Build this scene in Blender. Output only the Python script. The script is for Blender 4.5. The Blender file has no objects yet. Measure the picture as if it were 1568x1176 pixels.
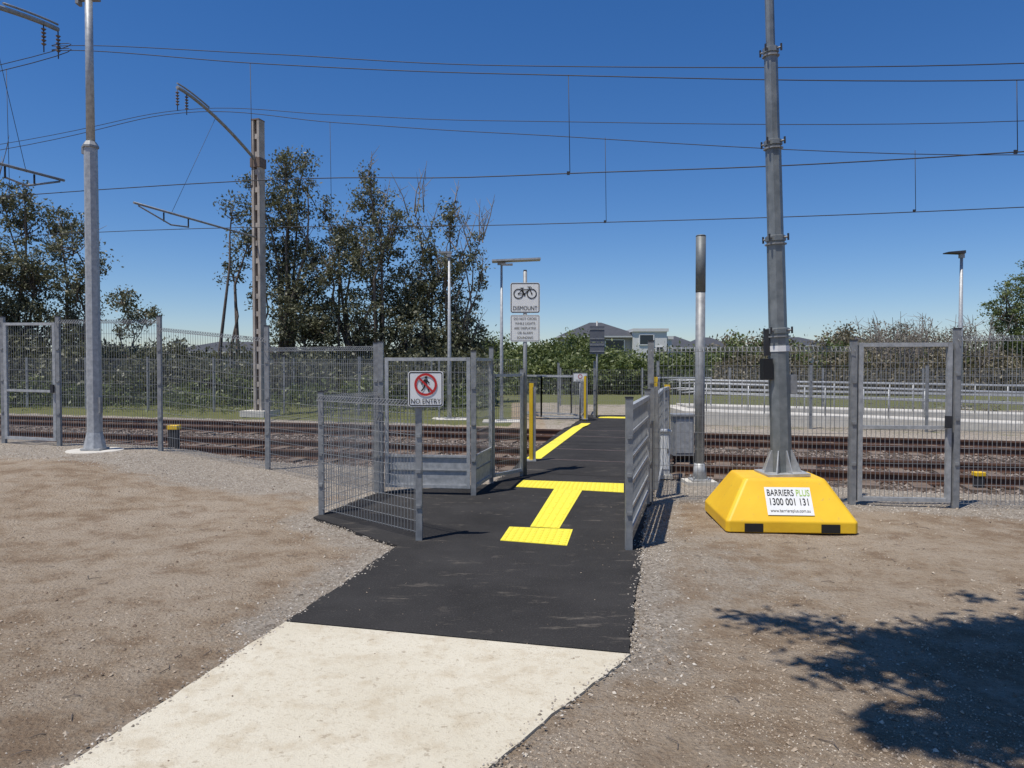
import bpy, math, random
import numpy as np
from mathutils import Vector, Matrix
random.seed(7); rng=np.random.default_rng(11)
scene=bpy.context.scene
coll=scene.collection
R=math.radians
# ---------------------------------------------------------------- materials
def newmat(name):
    m=bpy.data.materials.new(name); m.use_nodes=True
    nt=m.node_tree; b=nt.nodes["Principled BSDF"]
    return m,nt,b
def L(nt,a,b): nt.links.new(a,b)
def noise(nt,co,scale,detail=4,rough=.55):
    n=nt.nodes.new("ShaderNodeTexNoise"); n.inputs["Scale"].default_value=scale
    n.inputs["Detail"].default_value=detail; n.inputs["Roughness"].default_value=rough
    L(nt,co,n.inputs["Vector"]); return n.outputs["Fac"]
def ramp(nt,fac,stops):
    r=nt.nodes.new("ShaderNodeValToRGB"); e=r.color_ramp.elements
    while len(e)<len(stops): e.new(.5)
    for i,(p,c) in enumerate(stops):
        e[i].position=p; e[i].color=(*c,1) if len(c)==3 else c
    L(nt,fac,r.inputs[0]); return r.outputs[0]
def mix(nt,fac,a,b,mode='MIX'):
    n=nt.nodes.new("ShaderNodeMix"); n.data_type='RGBA'; n.blend_type=mode
    if hasattr(fac,'links') : L(nt,fac,n.inputs[0])
    else: n.inputs[0].default_value=fac
    for v,s in ((a,n.inputs[6]),(b,n.inputs[7])):
        if hasattr(v,'links'): L(nt,v,s)
        else: s.default_value=(*v,1)
    return n.outputs[2]
def math_(nt,op,a,b=None,clamp=False):
    n=nt.nodes.new("ShaderNodeMath"); n.operation=op; n.use_clamp=clamp
    for v,s in ((a,n.inputs[0]),(b,n.inputs[1])):
        if v is None: continue
        if hasattr(v,'links'): L(nt,v,s)
        else: s.default_value=v
    return n.outputs[0]
def bump(nt,b,h,strength,dist):
    n=nt.nodes.new("ShaderNodeBump"); n.inputs["Strength"].default_value=strength
    n.inputs["Distance"].default_value=dist
    L(nt,h,n.inputs["Height"]); L(nt,n.outputs[0],b.inputs["Normal"])
def objco(nt):
    return nt.nodes.new("ShaderNodeTexCoord").outputs["Object"]
def simple(name,c1,c2=None,rough=.6,metal=0,scale=8,bmp=0,spec=.5):
    m,nt,b=newmat(name); co=objco(nt)
    c2=c2 or tuple(x*.75 for x in c1)
    n=noise(nt,co,scale,5)
    L(nt,ramp(nt,n,[(.3,c2),(.7,c1)]),b.inputs["Base Color"])
    b.inputs["Roughness"].default_value=rough; b.inputs["Metallic"].default_value=metal
    b.inputs["Specular IOR Level"].default_value=spec
    if bmp: bump(nt,b,noise(nt,co,scale*6,4),bmp,.01)
    return m
M={}
M['galv']=simple('galvanised_steel',(.48,.485,.48),(.30,.31,.315),.5,.25,16)
M['galvd']=simple('weathered_steel',(.33,.335,.33),(.20,.205,.21),.55,.25,12)
M['wire']=simple('fence_wire',(.33,.335,.33),(.23,.235,.24),.6,.2,4)
M['mast']=simple('mast_steel',(.27,.285,.28),(.15,.165,.168),.45,.35,9)
M['posttop']=simple('dark_steel',(.20,.21,.205),(.12,.13,.13),.55,.2,8)
M['dark']=simple('dark_grey',(.035,.036,.04),(.02,.02,.022),.6)
M['cable']=simple('cable',(.03,.03,.034),None,.6)
M['black']=simple('black_paint_and_shade',(.012,.012,.012),None,.5)
M['white']=simple('sign_white',(.80,.80,.78),(.74,.74,.72),.45)
M['red']=simple('sign_red',(.55,.02,.02),(.5,.02,.02),.45)
M['green']=simple('label_green',(.35,.55,.08),None,.45)
M['yellow']=simple('yellow_paint',(.82,.54,.02),(.74,.46,.012),.55,0,5)
M['signback']=simple('sign_back',(.13,.135,.15),(.10,.105,.12),.5)
M['rust']=simple('rusty_rail',(.15,.075,.045),(.08,.042,.028),.85,.0,6)
M['railtop']=simple('rail_head',(.24,.17,.13),(.15,.10,.07),.5,.4,6)
M['sleeper']=simple('sleeper_concrete',(.20,.15,.115),(.12,.085,.062),.9,0,6)
M['cab']=simple('cabinet_grey',(.55,.56,.56),(.48,.49,.49),.5)
M['post_conc']=simple('mast_concrete',(.50,.45,.39),(.30,.26,.215),.9,0,3,.2)
M['rust2']=simple('mast_rust',(.2,.15,.12),(.12,.085,.065),.85,0,5)
M['bark']=simple('bark',(.20,.16,.13),(.09,.072,.057),.95,0,5)
M['barkpale']=simple('dead_bark',(.34,.295,.25),(.19,.16,.135),.95,0,5)
# barrier yellow with scuffs
m,nt,b=newmat('barrier_yellow'); co=objco(nt)
n1=noise(nt,co,2.2,3); n2=noise(nt,co,14,8,.75)
c=ramp(nt,n1,[(.3,(.78,.45,.015)),(.7,(.88,.55,.022))])
c=mix(nt,ramp(nt,n2,[(.58,(0,0,0)),(.70,(.6,.6,.6))]),c,(.42,.30,.12))
L(nt,c,b.inputs['Base Color']); b.inputs['Roughness'].default_value=.5; bump(nt,b,n2,.2,.01)
M['byellow']=m
# concrete path
m,nt,b=newmat('concrete_path'); co=objco(nt)
n1=noise(nt,co,.9,5,.6); n2=noise(nt,co,5.5,9,.72); n3=noise(nt,co,48,5,.75); n4=noise(nt,co,15,4,.6)
c=ramp(nt,n1,[(.3,(.55,.495,.38)),(.7,(.64,.59,.475))])
c=mix(nt,ramp(nt,n2,[(.49,(0,0,0)),(.64,(.65,.65,.65))]),c,(.47,.395,.28))
c=mix(nt,ramp(nt,n3,[(.55,(0,0,0)),(.67,(.7,.7,.7))]),c,(.37,.31,.22))
c=mix(nt,ramp(nt,n4,[(.64,(0,0,0)),(.69,(.6,.6,.6))]),c,(.30,.24,.17))
L(nt,c,b.inputs['Base Color']); b.inputs['Roughness'].default_value=.95; b.inputs['Specular IOR Level'].default_value=.2
bump(nt,b,math_(nt,'ADD',n2,n3),.6,.015); M['conc']=m
M['concpad']=simple('concrete_pad',(.60,.57,.51),(.48,.45,.39),.9,0,6,.2)
# asphalt
m,nt,b=newmat('asphalt'); co=objco(nt)
n1=noise(nt,co,1.1,6,.65); n2=noise(nt,co,80,4,.75)
mp=nt.nodes.new("ShaderNodeMapping"); mp.inputs["Scale"].default_value=(1,3.5,1); mp.inputs["Rotation"].default_value=(0,0,.3); L(nt,co,mp.inputs[0])
n3=noise(nt,mp.outputs[0],1.7,9,.75); n4=noise(nt,co,5,6,.7)
c=ramp(nt,n1,[(.3,(.026,.025,.0245)),(.7,(.045,.043,.042))])
c=mix(nt,ramp(nt,n2,[(.54,(0,0,0)),(.70,(.6,.6,.6))]),c,(.11,.102,.095))
c=mix(nt,ramp(nt,n3,[(.58,(0,0,0)),(.68,(.6,.6,.6))]),c,(.19,.165,.135))
c=mix(nt,ramp(nt,n4,[(.60,(0,0,0)),(.72,(.4,.4,.4))]),c,(.12,.105,.088))
L(nt,c,b.inputs['Base Color']); b.inputs['Roughness'].default_value=.95; b.inputs['Specular IOR Level'].default_value=.1
bump(nt,b,n2,.5,.010); M['asph']=m
# ground
m,nt,b=newmat('dirt_ground'); co=objco(nt)
def attr(nt,name):
    a=nt.nodes.new("ShaderNodeAttribute"); a.attribute_name=name; return a.outputs['Fac']
nl=noise(nt,co,.45,5,.6); nm=noise(nt,co,2.6,8,.72); nf=noise(nt,co,26,7,.78); nff=noise(nt,co,120,3,.7)
vo=nt.nodes.new("ShaderNodeTexVoronoi"); vo.inputs["Scale"].default_value=42; L(nt,co,vo.inputs["Vector"])
vof=nt.nodes.new("ShaderNodeTexVoronoi"); vof.inputs["Scale"].default_value=14; L(nt,co,vof.inputs["Vector"])
dirt=ramp(nt,nl,[(.32,(.305,.222,.148)),(.5,(.385,.295,.205)),(.68,(.45,.365,.275))])
dirt=mix(nt,ramp(nt,nm,[(.46,(0,0,0)),(.62,(.8,.8,.8))]),dirt,(.48,.395,.30))
dirt=mix(nt,ramp(nt,nm,[(.36,(.75,.75,.75)),(.48,(0,0,0))]),dirt,(.255,.175,.11))
dirt=mix(nt,ramp(nt,nf,[(.54,(0,0,0)),(.68,(.75,.75,.75))]),dirt,(.17,.12,.078))
dirt=mix(nt,ramp(nt,nff,[(.58,(0,0,0)),(.72,(.6,.6,.6))]),dirt,(.52,.45,.365))
gv=ramp(nt,vo.outputs["Color"],[(0,(.19,.162,.13)),(.5,(.42,.37,.305)),(1,(.58,.525,.45))])
gv=mix(nt,ramp(nt,nff,[(.5,(0,0,0)),(.7,(.6,.6,.6))]),gv,(.28,.24,.19))
gv=mix(nt,math_(nt,'MULTIPLY',nm,.4),gv,dirt)
bl=ramp(nt,vof.outputs["Color"],[(0,(.06,.044,.034)),(.5,(.15,.11,.085)),(1,(.25,.20,.165))])
gr=ramp(nt,nf,[(.3,(.07,.09,.028)),(.5,(.15,.16,.06)),(.7,(.30,.26,.14))])
am=math_(nt,'ADD',attr(nt,'gravel'),math_(nt,'MULTIPLY',math_(nt,'SUBTRACT',nm,.5),1.3))
gmask=ramp(nt,am,[(.28,(0,0,0)),(.72,(1,1,1))])
c=mix(nt,gmask,dirt,gv)
c=mix(nt,ramp(nt,attr(nt,'ballast'),[(.3,(0,0,0)),(.7,(1,1,1))]),c,bl)
ag=math_(nt,'ADD',attr(nt,'grass'),math_(nt,'MULTIPLY',math_(nt,'SUBTRACT',nm,.5),1.2))
c=mix(nt,ramp(nt,ag,[(.4,(0,0,0)),(.6,(1,1,1))]),c,gr)
L(nt,c,b.inputs['Base Color']); b.inputs['Roughness'].default_value=.95; b.inputs['Specular IOR Level'].default_value=.12
h=math_(nt,'ADD',math_(nt,'MULTIPLY',nf,1.3),math_(nt,'MULTIPLY',vo.outputs['Distance'],.5))
h=math_(nt,'ADD',h,math_(nt,'MULTIPLY',nm,2.8))
bump(nt,b,h,.9,.04); M['ground']=m
# stones
m,nt,b=newmat('stone'); a=attr(nt,'shade')
L(nt,ramp(nt,a,[(0,(.15,.105,.07)),(.5,(.34,.265,.19)),(.9,(.46,.385,.295)),(1,(.58,.52,.43))]),b.inputs['Base Color']); b.inputs['Roughness'].default_value=.9
M['stone']=m
m,nt,b=newmat('grey_stone'); a=attr(nt,'shade')
L(nt,ramp(nt,a,[(0,(.18,.148,.115)),(.5,(.39,.34,.28)),(1,(.58,.53,.455))]),b.inputs['Base Color']); b.inputs['Roughness'].default_value=.9
M['gstone']=m
m,nt,b=newmat('ballast_stone'); a=attr(nt,'shade')
L(nt,ramp(nt,a,[(0,(.05,.036,.028)),(.5,(.15,.11,.085)),(1,(.34,.285,.24))]),b.inputs['Base Color']); b.inputs['Roughness'].default_value=.9
M['bstone']=m
def leafmat(name,c0,c1,c2):
    m,nt,b=newmat(name); a=attr(nt,'shade')
    c=ramp(nt,a,[(0,c0),(.5,c1),(1,c2)])
    L(nt,c,b.inputs['Base Color']); b.inputs['Roughness'].default_value=.5
    b.inputs['Specular IOR Level'].default_value=.5
    t=nt.nodes.new("ShaderNodeBsdfTranslucent"); L(nt,c,t.inputs[0])
    ms=nt.nodes.new("ShaderNodeMixShader"); ms.inputs[0].default_value=.3
    L(nt,b.outputs[0],ms.inputs[1]); L(nt,t.outputs[0],ms.inputs[2])
    L(nt,ms.outputs[0],nt.nodes['Material Output'].inputs[0]); return m
M['leaf']=leafmat('leaf_olive',(.05,.054,.027),(.115,.12,.062),(.21,.21,.125))
M['leafg']=leafmat('leaf_green',(.055,.078,.02),(.115,.148,.042),(.215,.245,.08))
M['leafdry']=leafmat('leaf_dry',(.085,.072,.042),(.18,.152,.092),(.29,.25,.165))
# tactile
m,nt,b=newmat('tactile_yellow'); co=objco(nt); n2=noise(nt,co,18,7,.75)
c=mix(nt,ramp(nt,n2,[(.54,(0,0,0)),(.72,(.55,.55,.55))]),(.84,.71,.055),(.54,.44,.10))
L(nt,c,b.inputs['Base Color']); b.inputs['Roughness'].default_value=.7; M['tact']=m

# ---------------------------------------------------------------- mesh builder
class MB:
    def __init__(s): s.v=[];s.f=[];s.m=[];s.s=[];s.mats=[]
    def mi(s,k):
        if k not in s.mats: s.mats.append(k)
        return s.mats.index(k)
    def face(s,pts,k,smooth=False):
        o=len(s.v); s.v+= [tuple(p) for p in pts]; s.f.append(tuple(range(o,o+len(pts)))); s.m.append(s.mi(k)); s.s.append(smooth)
    def hexa(s,c,k):   # 8 corners bottom 4 ccw, top 4 ccw
        o=len(s.v); s.v+=[tuple(p) for p in c]; i=s.mi(k)
        for q in ((3,2,1,0),(4,5,6,7),(0,1,5,4),(1,2,6,5),(2,3,7,6),(3,0,4,7)):
            s.f.append(tuple(o+j for j in q)); s.m.append(i); s.s.append(False)
    def box(s,c,d,k,rz=0):
        x,y,z=c; a,b_,h=d[0]/2,d[1]/2,d[2]/2; cs,sn=math.cos(rz),math.sin(rz); P=[]
        for zz in (-h,h):
            for (u,w) in ((-a,-b_),(a,-b_),(a,b_),(-a,b_)):
                P.append((x+u*cs-w*sn,y+u*sn+w*cs,z+zz))
        s.hexa(P,k)
    def beam(s,p0,p1,w,h,k):   # rectangular section, w sideways, h "up"
        p0=Vector(p0);p1=Vector(p1);d=(p1-p0).normalized()
        up=Vector((0,0,1)) if abs(d.z)<.95 else Vector((0,1,0))
        sd=d.cross(up).normalized(); u=sd.cross(d).normalized(); P=[]
        for p in (p0,p1):
            P+= [p-sd*w/2-u*h/2,p+sd*w/2-u*h/2,p+sd*w/2+u*h/2,p-sd*w/2+u*h/2]
        s.hexa(P,k)
    def tube(s,pts,rad,k,n=8,smooth=True,caps=True):
        pts=[Vector(p) for p in pts]
        if not hasattr(rad,'__len__'): rad=[rad]*len(pts)
        o=len(s.v); i=s.mi(k); ref=None
        for j,p in enumerate(pts):
            d=(pts[min(j+1,len(pts)-1)]-pts[max(j-1,0)]).normalized()
            if ref is None:
                ref=Vector((1,0,0)) if abs(d.x)<.9 else Vector((0,1,0))
            sd=(ref-d*ref.dot(d)).normalized(); u=d.cross(sd); ref=sd
            for a in range(n):
                t=2*math.pi*(a+.5)/n
                s.v.append(tuple(p+(sd*math.cos(t)+u*math.sin(t))*rad[j]))
        for j in range(len(pts)-1):
            for a in range(n):
                b_=(a+1)%n
                s.f.append((o+j*n+a,o+j*n+b_,o+(j+1)*n+b_,o+(j+1)*n+a)); s.m.append(i); s.s.append(smooth)
        if caps:
            s.f.append(tuple(o+a for a in range(n-1,-1,-1))); s.m.append(i); s.s.append(False)
            q=o+(len(pts)-1)*n; s.f.append(tuple(q+a for a in range(n))); s.m.append(i); s.s.append(False)
    def build(s,name,parent=None,bevel=0):
        me=bpy.data.meshes.new(name); me.from_pydata(s.v,[],s.f)
        for k in s.mats: me.materials.append(M[k])
        me.polygons.foreach_set('material_index',s.m); me.polygons.foreach_set('use_smooth',s.s); me.update()
        ob=bpy.data.objects.new(name,me); coll.objects.link(ob)
        if parent: ob.parent=parent
        if bevel:
            bm=ob.modifiers.new('bevel','BEVEL'); bm.width=bevel; bm.segments=2; bm.limit_method='ANGLE'
        return ob
def empty(name,loc=(0,0,0),rot=(0,0,0)):
    e=bpy.data.objects.new(name,None); e.location=loc; e.rotation_euler=rot; e.empty_display_size=.2; coll.objects.link(e); return e
def text(body,size,loc,k,parent,rot=(R(90),0,0),name='lettering',sx=1.0,bold=0):
    c=bpy.data.curves.new(name,'FONT'); c.body=body; c.size=size; c.align_x='CENTER'; c.align_y='CENTER'
    c.offset=bold
    c.materials.append(M[k]); o=bpy.data.objects.new(name,c); coll.objects.link(o)
    o.location=loc; o.rotation_euler=rot; o.scale=(sx,1,1); o.parent=parent; return o

# ---------------------------------------------------------------- terrain
S=.3
def sm(a,b,x): 
    t=np.clip((x-a)/(b-a),0,1); return t*t*(3-2*t)
def vnoise(x,y):
    return (np.sin(x*1.7+1.3*np.sin(y*.9))+np.sin(y*2.3+1.1*np.sin(x*1.3+2))+.6*np.sin(x*4.1+y*3.3)+.5*np.sin(x*6.7-y*5.9+1))/3.1
def gz(x,y):
    x=np.asarray(x,float); y=np.asarray(y,float); yt=y+S*x
    rise=.27*sm(3.2,6.8,-x)*sm(5.5,10,y)*(1-sm(10.9,12.2,yt))
    bal=-.10*sm(11.2,12.0,yt)*(1-sm(20,21,yt))
    far=.12*sm(21,25,yt)*sm(3,6,-x)
    amp=.006+.014*sm(.8,2.5,np.abs(x+.2-.15*(y-5)))
    return rise+bal+far+amp*vnoise(x,y)-.006
def coords(lo,a,b,hi,step):
    mid=list(np.arange(a,b,step)); out=[]; s=step; v=b
    while v<hi: out.append(v); s*=1.18; v+=s
    out.append(hi); lo_=[]; s=step; v=a-step
    while v>lo: lo_.append(v); s*=1.18; v-=s
    lo_.append(lo); return np.array(lo_[::-1]+mid+out)
xs=coords(-1500,-13,13,1500,.14); ys=coords(-200,0,24,3000,.14)
X,Y=np.meshgrid(xs,ys); Z=gz(X,Y)
nx,ny=len(xs),len(ys)
V=np.stack([X.ravel(),Y.ravel(),Z.ravel()],1)
idx=np.arange(nx*ny).reshape(ny,nx)
F=np.stack([idx[:-1,:-1].ravel(),idx[:-1,1:].ravel(),idx[1:,1:].ravel(),idx[1:,:-1].ravel()],1)
def fast_mesh(name,V,F,mat,attrs=None,faceattr=None,smooth=False,parent=None):
    me=bpy.data.meshes.new(name); n=F.shape[1]
    me.vertices.add(len(V)); me.vertices.foreach_set('co',V.astype(np.float32).ravel())
    me.loops.add(F.size); me.loops.foreach_set('vertex_index',F.astype(np.int32).ravel())
    me.polygons.add(len(F)); me.polygons.foreach_set('loop_start',np.arange(0,F.size,n,dtype=np.int32))
    me.update(calc_edges=True)
    me.polygons.foreach_set('use_smooth',[smooth]*len(F))
    me.materials.append(M[mat])
    for k,a in (attrs or {}).items():
        at=me.attributes.new(k,'FLOAT','POINT'); at.data.foreach_set('value',a.astype(np.float32).ravel())
    for k,a in (faceattr or {}).items():
        at=me.attributes.new(k,'FLOAT','FACE'); at.data.foreach_set('value',a.astype(np.float32).ravel())
    me.validate(); o=bpy.data.objects.new(name,me); coll.objects.link(o)
    if parent: o.parent=parent
    return o
asph=[(-1.45,4.70),(.674,4.17),(.926,5.44),(1.54,8.44),(1.80,9.3),(2.43,12.4),(3.9,19.6),(4.66,23.3),(4.9,24.5),(2.5,24.5),(2.25,23.3),(1.49,19.6),(.18,12.4),(-.3,10.2),(-1.72,9.55),(-2.15,7.95),(-1.04,6.67)]
conc=[(-1.45,4.70),(-1.83,3.0),(-2.32,1.2),(-2.8,-1.5),(-1.9,-1.5),(-1.1,1.2),(-.08,3.0),(.674,4.17)]
def segdist(px,py,poly):
    d=np.full(px.shape,1e9)
    for (a,b),(c,e) in zip(poly,poly[1:]+poly[:1]):
        dx,dy=c-a,e-b; t=np.clip(((px-a)*dx+(py-b)*dy)/(dx*dx+dy*dy),0,1)
        d=np.minimum(d,np.hypot(px-a-t*dx,py-b-t*dy))
    return d
def inside(px,py,poly):
    r=np.zeros(px.shape,bool)
    for (a,b),(c,e) in zip(poly,poly[1:]+poly[:1]):
        cond=((b>py)!=(e>py))&(px<(c-a)*(py-b)/((e-b) if e!=b else 1e-9)+a); r^=cond
    return r
YT=Y+S*X
da=segdist(X,Y,asph)
g=.8*(1-sm(.05,.75,da))
g=np.maximum(g,.4*(1-sm(.05,.35,segdist(X,Y,conc))))
g=np.maximum(g,.9*sm(8.0,9.3,YT+.5*vnoise(X*.7,Y*.7))*(X<-1.5))
g=np.maximum(g,.9*sm(9.2,9.9,YT)*(X>1))
g=np.maximum(g,.55*np.exp(-(((X-1.6)/.9)**2+((Y-6)/2)**2)))
bal=sm(11.3,11.9,YT)*(1-sm(19.9,20.6,YT))
gra=sm(20.2,21,YT)*(.9*(X<0)+.40*(X>=0)); gra=np.where(YT>33,.8,gra)
ground=fast_mesh('ground',V,F,'ground',{'gravel':g,'ballast':bal,'grass':gra},smooth=True)

# slabs
def slab(name,poly,z0,z1,k,sub=0):
    mb=MB()
    pts=list(poly)
    area=sum(a[0]*b[1]-b[0]*a[1] for a,b in zip(pts,pts[1:]+pts[:1]))
    if area<0: pts=pts[::-1]
    mb.face([(x,y,z1) for x,y in pts],k)
    for a,b in zip(pts,pts[1:]+pts[:1]):
        mb.face([(a[0],a[1],z0),(b[0],b[1],z0),(b[0],b[1],z1),(a[0],a[1],z1)],k)
    return mb.build(name)
def roughen(poly,amp,step=.12,skip=()):
    out=[]; s=0
    ph=[random.uniform(0,6.28) for _ in range(4)]
    for i,(a,b) in enumerate(zip(poly,poly[1:]+poly[:1])):
        l=math.hypot(b[0]-a[0],b[1]-a[1]); n=max(1,int(l/step)); dx,dy=b[0]-a[0],b[1]-a[1]
        for j in range(n):
            t=j/n; q=s+l*t
            o=amp*(.5*math.sin(q*2.3+ph[0])+.45*math.sin(q*5.9+ph[1])+.3*math.sin(q*13.7+ph[2])+.25*math.sin(q*31+ph[3])+random.uniform(-.18,.18))
            o*=min(1,t*l/.15,(1-t)*l/.15)
            if j==0 or i in skip: o=0
            out.append((a[0]+dx*t-dy/l*o,a[1]+dy*t+dx/l*o))
        s+=l
    return out
slab('asphalt_path',roughen(asph,.018,.035,skip=(0,)),-.15,.013,'asph')
cc=[(a[0],a[1]-.012) if i in (0,7) else a for i,a in enumerate(conc)]
slab('concrete_path',roughen(cc,.010,.05,skip=(7,)),-.12,.011,'conc')
# raised deck over the rails
def onedge(x0,y0,sx,yt):  # x=x0+sx*(y-y0), y+S x=yt
    y=(yt-S*(x0-sx*y0))/(1+S*sx); return (x0+sx*(y-y0),y)
mb=MB(); secs=[]
for yt,z in ((11.3,.0155),(12.3,.066),(19.2,.066),(20.3,.0155)):
    l=onedge(.16,12.4,.184,yt); r=onedge(2.45,12.4,.206,yt); secs.append(((l[0],l[1],z),(r[0],r[1],z)))
for (a,b_),(c_,d_) in zip(secs,secs[1:]):
    mb.face([a,b_,d_,c_],'asph')
    for p,q in ((a,c_),(d_,b_)): mb.face([(p[0],p[1],-.15),p,q,(q[0],q[1],-.15)],'asph')
mb.build('crossing_deck')
# tactile paving
def tactile(polys,z=.018):
    mb=MB()
    for q,kind in polys:
        mb.face([(x,y,z) for x,y in q],'tact')
        for a,b in zip(q,q[1:]+q[:1]): mb.face([(a[0],a[1],z-.01),(b[0],b[1],z-.01),(b[0],b[1],z),(a[0],a[1],z)],'tact')
        A,B,C,D=[Vector((x,y,0)) for x,y in q]
        nu=max(2,int((B-A).length/.06)); nv=max(2,int((D-A).length/.06))
        if kind=='dots':
            for i in range(nu):
                for j in range(nv):
                    u=(i+.5)/nu; w=(j+.5)/nv
                    p=(A*(1-u)+B*u)*(1-w)+(D*(1-u)+C*u)*w
                    mb.tube([(p.x,p.y,z),(p.x,p.y,z+.005)],[.018,.011],'tact',8)
        elif kind=='bars':
            nb=max(3,int((B-A).length/.07))
            for i in range(nb):
                u=(i+.5)/nb; p=A*(1-u)+B*u; r=D*(1-u)+C*u; L_=(r-p).length; n=max(1,int(L_/.3))
                for j in range(n):
                    a=p+(r-p)*((j+.04)/n); b=p+(r-p)*((j+.96)/n)
                    mb.beam((a.x,a.y,z+.001),(b.x,b.y,z+.001),.028,.006,'tact')
    return mb
tactile([([(.053,9.93),(1.44,9.48),(1.55,10.2),(.15,10.5)],'dots'),
         ([(.186,7.46),(.476,7.38),(.92,9.64),(.56,9.76)],'bars'),
         ([(-.11,6.87),(.5,6.67),(.607,7.33),(-.026,7.45)],'dots')]).build('tactile_paving')
def linept(t,side): # yellow line along left edge of deck
    A_=Vector((.36,12.5));B_=Vector((2.10,20.9)); p=A_.lerp(B_,t); return (p.x+side,p.y)
mb=MB()
ts=[(0,.072),(.78,.072),(.90,.03),(1.0,.0195)]
for (t0,za_),(t1,zb_) in zip(ts,ts[1:]):
    a=linept(t0,-.13);b_=linept(t0,.13);c_=linept(t1,.13);d_=linept(t1,-.13)
    mb.face([(a[0],a[1],za_),(b_[0],b_[1],za_),(c_[0],c_[1],zb_+.002),(d_[0],d_[1],zb_+.002)],'tact')
mb.build('yellow_line')
tactile([([(2.7,23.1),(4.2,22.7),(4.35,23.3),(2.85,23.7)],'dots')]).build('tactile_paving')

# ---------------------------------------------------------------- stones
def stones(name,px,py,size,mat,sink=.3,zoff=0):
    n=len(px); z=gz(px,py)+zoff
    base=np.array([(1,0,0),(0,1,0),(-1,0,0),(0,-1,0),(0,0,1),(0,0,-1)],float)
    v=base[None]*(size[:,None,None])*rng.uniform(.55,1.25,(n,6,1))
    a=rng.uniform(0,6.28,n); c,s_=np.cos(a)[:,None],np.sin(a)[:,None]
    t=rng.uniform(-.6,.6,n)[:,None]
    x=v[:,:,0]*c-v[:,:,1]*s_; y=v[:,:,0]*s_+v[:,:,1]*c; zz=v[:,:,2]*.75+x*t
    P=np.stack([x+px[:,None],y+py[:,None],zz+z[:,None]+(size*(.5-sink))[:,None]],2).reshape(-1,3)
    tri=np.array([(0,1,4),(1,2,4),(2,3,4),(3,0,4),(1,0,5),(2,1,5),(3,2,5),(0,3,5)])
    Fq=(tri[None]+6*np.arange(n)[:,None,None]).reshape(-1,3)
    sh=np.repeat(rng.uniform(0,1,n),8)
    return fast_mesh(name,P,Fq,mat,faceattr={'shade':sh})
def off_path(px,py,mrg=.02):
    m=~(inside(px,py,asph)|inside(px,py,conc)); m&=(segdist(px,py,asph)>mrg)&(segdist(px,py,conc)>mrg); return m
N=44000
py=3/np.clip(rng.uniform(.22,1.15,N),.01,9); px=rng.uniform(-.78,.78,N)*py
dens=.2+.8*(vnoise(px*.8+3,py*.8)+.4*vnoise(px*2.7,py*2.5+1)>.05)
k=off_path(px,py)&(py+S*px<11.3)&(rng.uniform(0,1,N)<dens); px,py=px[k],py[k]
stones('gravel',px,py,rng.uniform(.0025,.006,len(px))*(1+.05*py)*np.where(rng.uniform(0,1,len(px))<.05,2.3,1),'stone',.3)
N=44000; px=rng.uniform(-9.5,8,N); py=rng.uniform(3.5,13,N); yt=py+S*px
w=np.exp(-(segdist(px,py,asph)/.35)**2)*.95+.8*((yt>8.6)&(yt<11.6)&((px<-1.7)))*1.0+.8*((yt>9.4)&(yt<11.6)&(px>1.9))
k=off_path(px,py,-.02)&~inside(px,py,conc)&(rng.uniform(0,1,N)<w); px,py=px[k],py[k]
stones('gravel',px,py,rng.uniform(.006,.014,len(px)),'gstone',.3)
# fine spill along the slab edges and a few stones kicked onto the paths
PX=[];PY=[]
for poly in (asph,conc):
    for (a,b),(c_,d_) in zip(poly,poly[1:]+poly[:1]):
        if (a,b) in ((-1.45,4.70),(.674,4.17)) and (c_,d_) in ((-1.45,4.70),(.674,4.17)): continue
        l=math.hypot(c_-a,d_-b); n=int(l*130)
        t=rng.uniform(0,1,n); o=rng.normal(0,.028,n)
        PX.append(a+(c_-a)*t-(d_-b)/l*o); PY.append(b+(d_-b)*t+(c_-a)/l*o)
px=np.concatenate(PX); py=np.concatenate(PY); k=(py>2.4)&(py<12); px,py=px[k],py[k]
stones('gravel',px,py,rng.uniform(.003,.011,len(px)),'gstone',.2,.014)
N=300; px=rng.uniform(-2,1.6,N); py=rng.uniform(2.8,11,N); k=(inside(px,py,asph)|inside(px,py,conc))&((segdist(px,py,asph)<.5)|(rng.uniform(0,1,N)<.2)); px,py=px[k],py[k]
stones('gravel',px,py,rng.uniform(.003,.007,len(px)),'stone',.2,.018)
N=42000; yt=rng.uniform(11.5,20.2,N); px=rng.uniform(-16,14,N); py=yt-S*px
k=off_path(px,py,.05); px,py=px[k],py[k]
stones('track_ballast',px,py,rng.uniform(.02,.045,len(px)),'bstone',.25)

# ---------------------------------------------------------------- tracks
def tpt(yt,x,z): return (x,yt-S*x,z)
td=Vector((1,-S,0)).normalized(); tn=Vector((S,1,0)).normalized()
cosf=1/math.sqrt(1+S*S)
for y0 in (12.65,17.0):
    e=empty('railway_track'); y1=y0+1.6/cosf
    mb=MB()
    for yy in (y0,y1):
        a=tpt(yy,-60,0); b=tpt(yy,40,0)
        mb.beam((a[0],a[1],-.085),(b[0],b[1],-.085),.14,.025,'rust')
        mb.beam((a[0],a[1],-.02),(b[0],b[1],-.02),.022,.11,'rust')
        mb.beam((a[0],a[1],.048),(b[0],b[1],.048),.07,.036,'rust')
        mb.beam((a[0],a[1],.0665),(b[0],b[1],.0665),.05,.003,'railtop')
    mb.build('rails',e)
    mb=MB(); x=-40
    while x<26:
        c=Vector(tpt((y0+y1)/2,x,-.125)); 
        if not inside(np.array([c.x]),np.array([c.y]),asph)[0]:
            mb.beam(c-tn*1.3,c+tn*1.3,.24,.11,'sleeper')
        x+=.66
    mb.build('sleepers',e)

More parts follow.
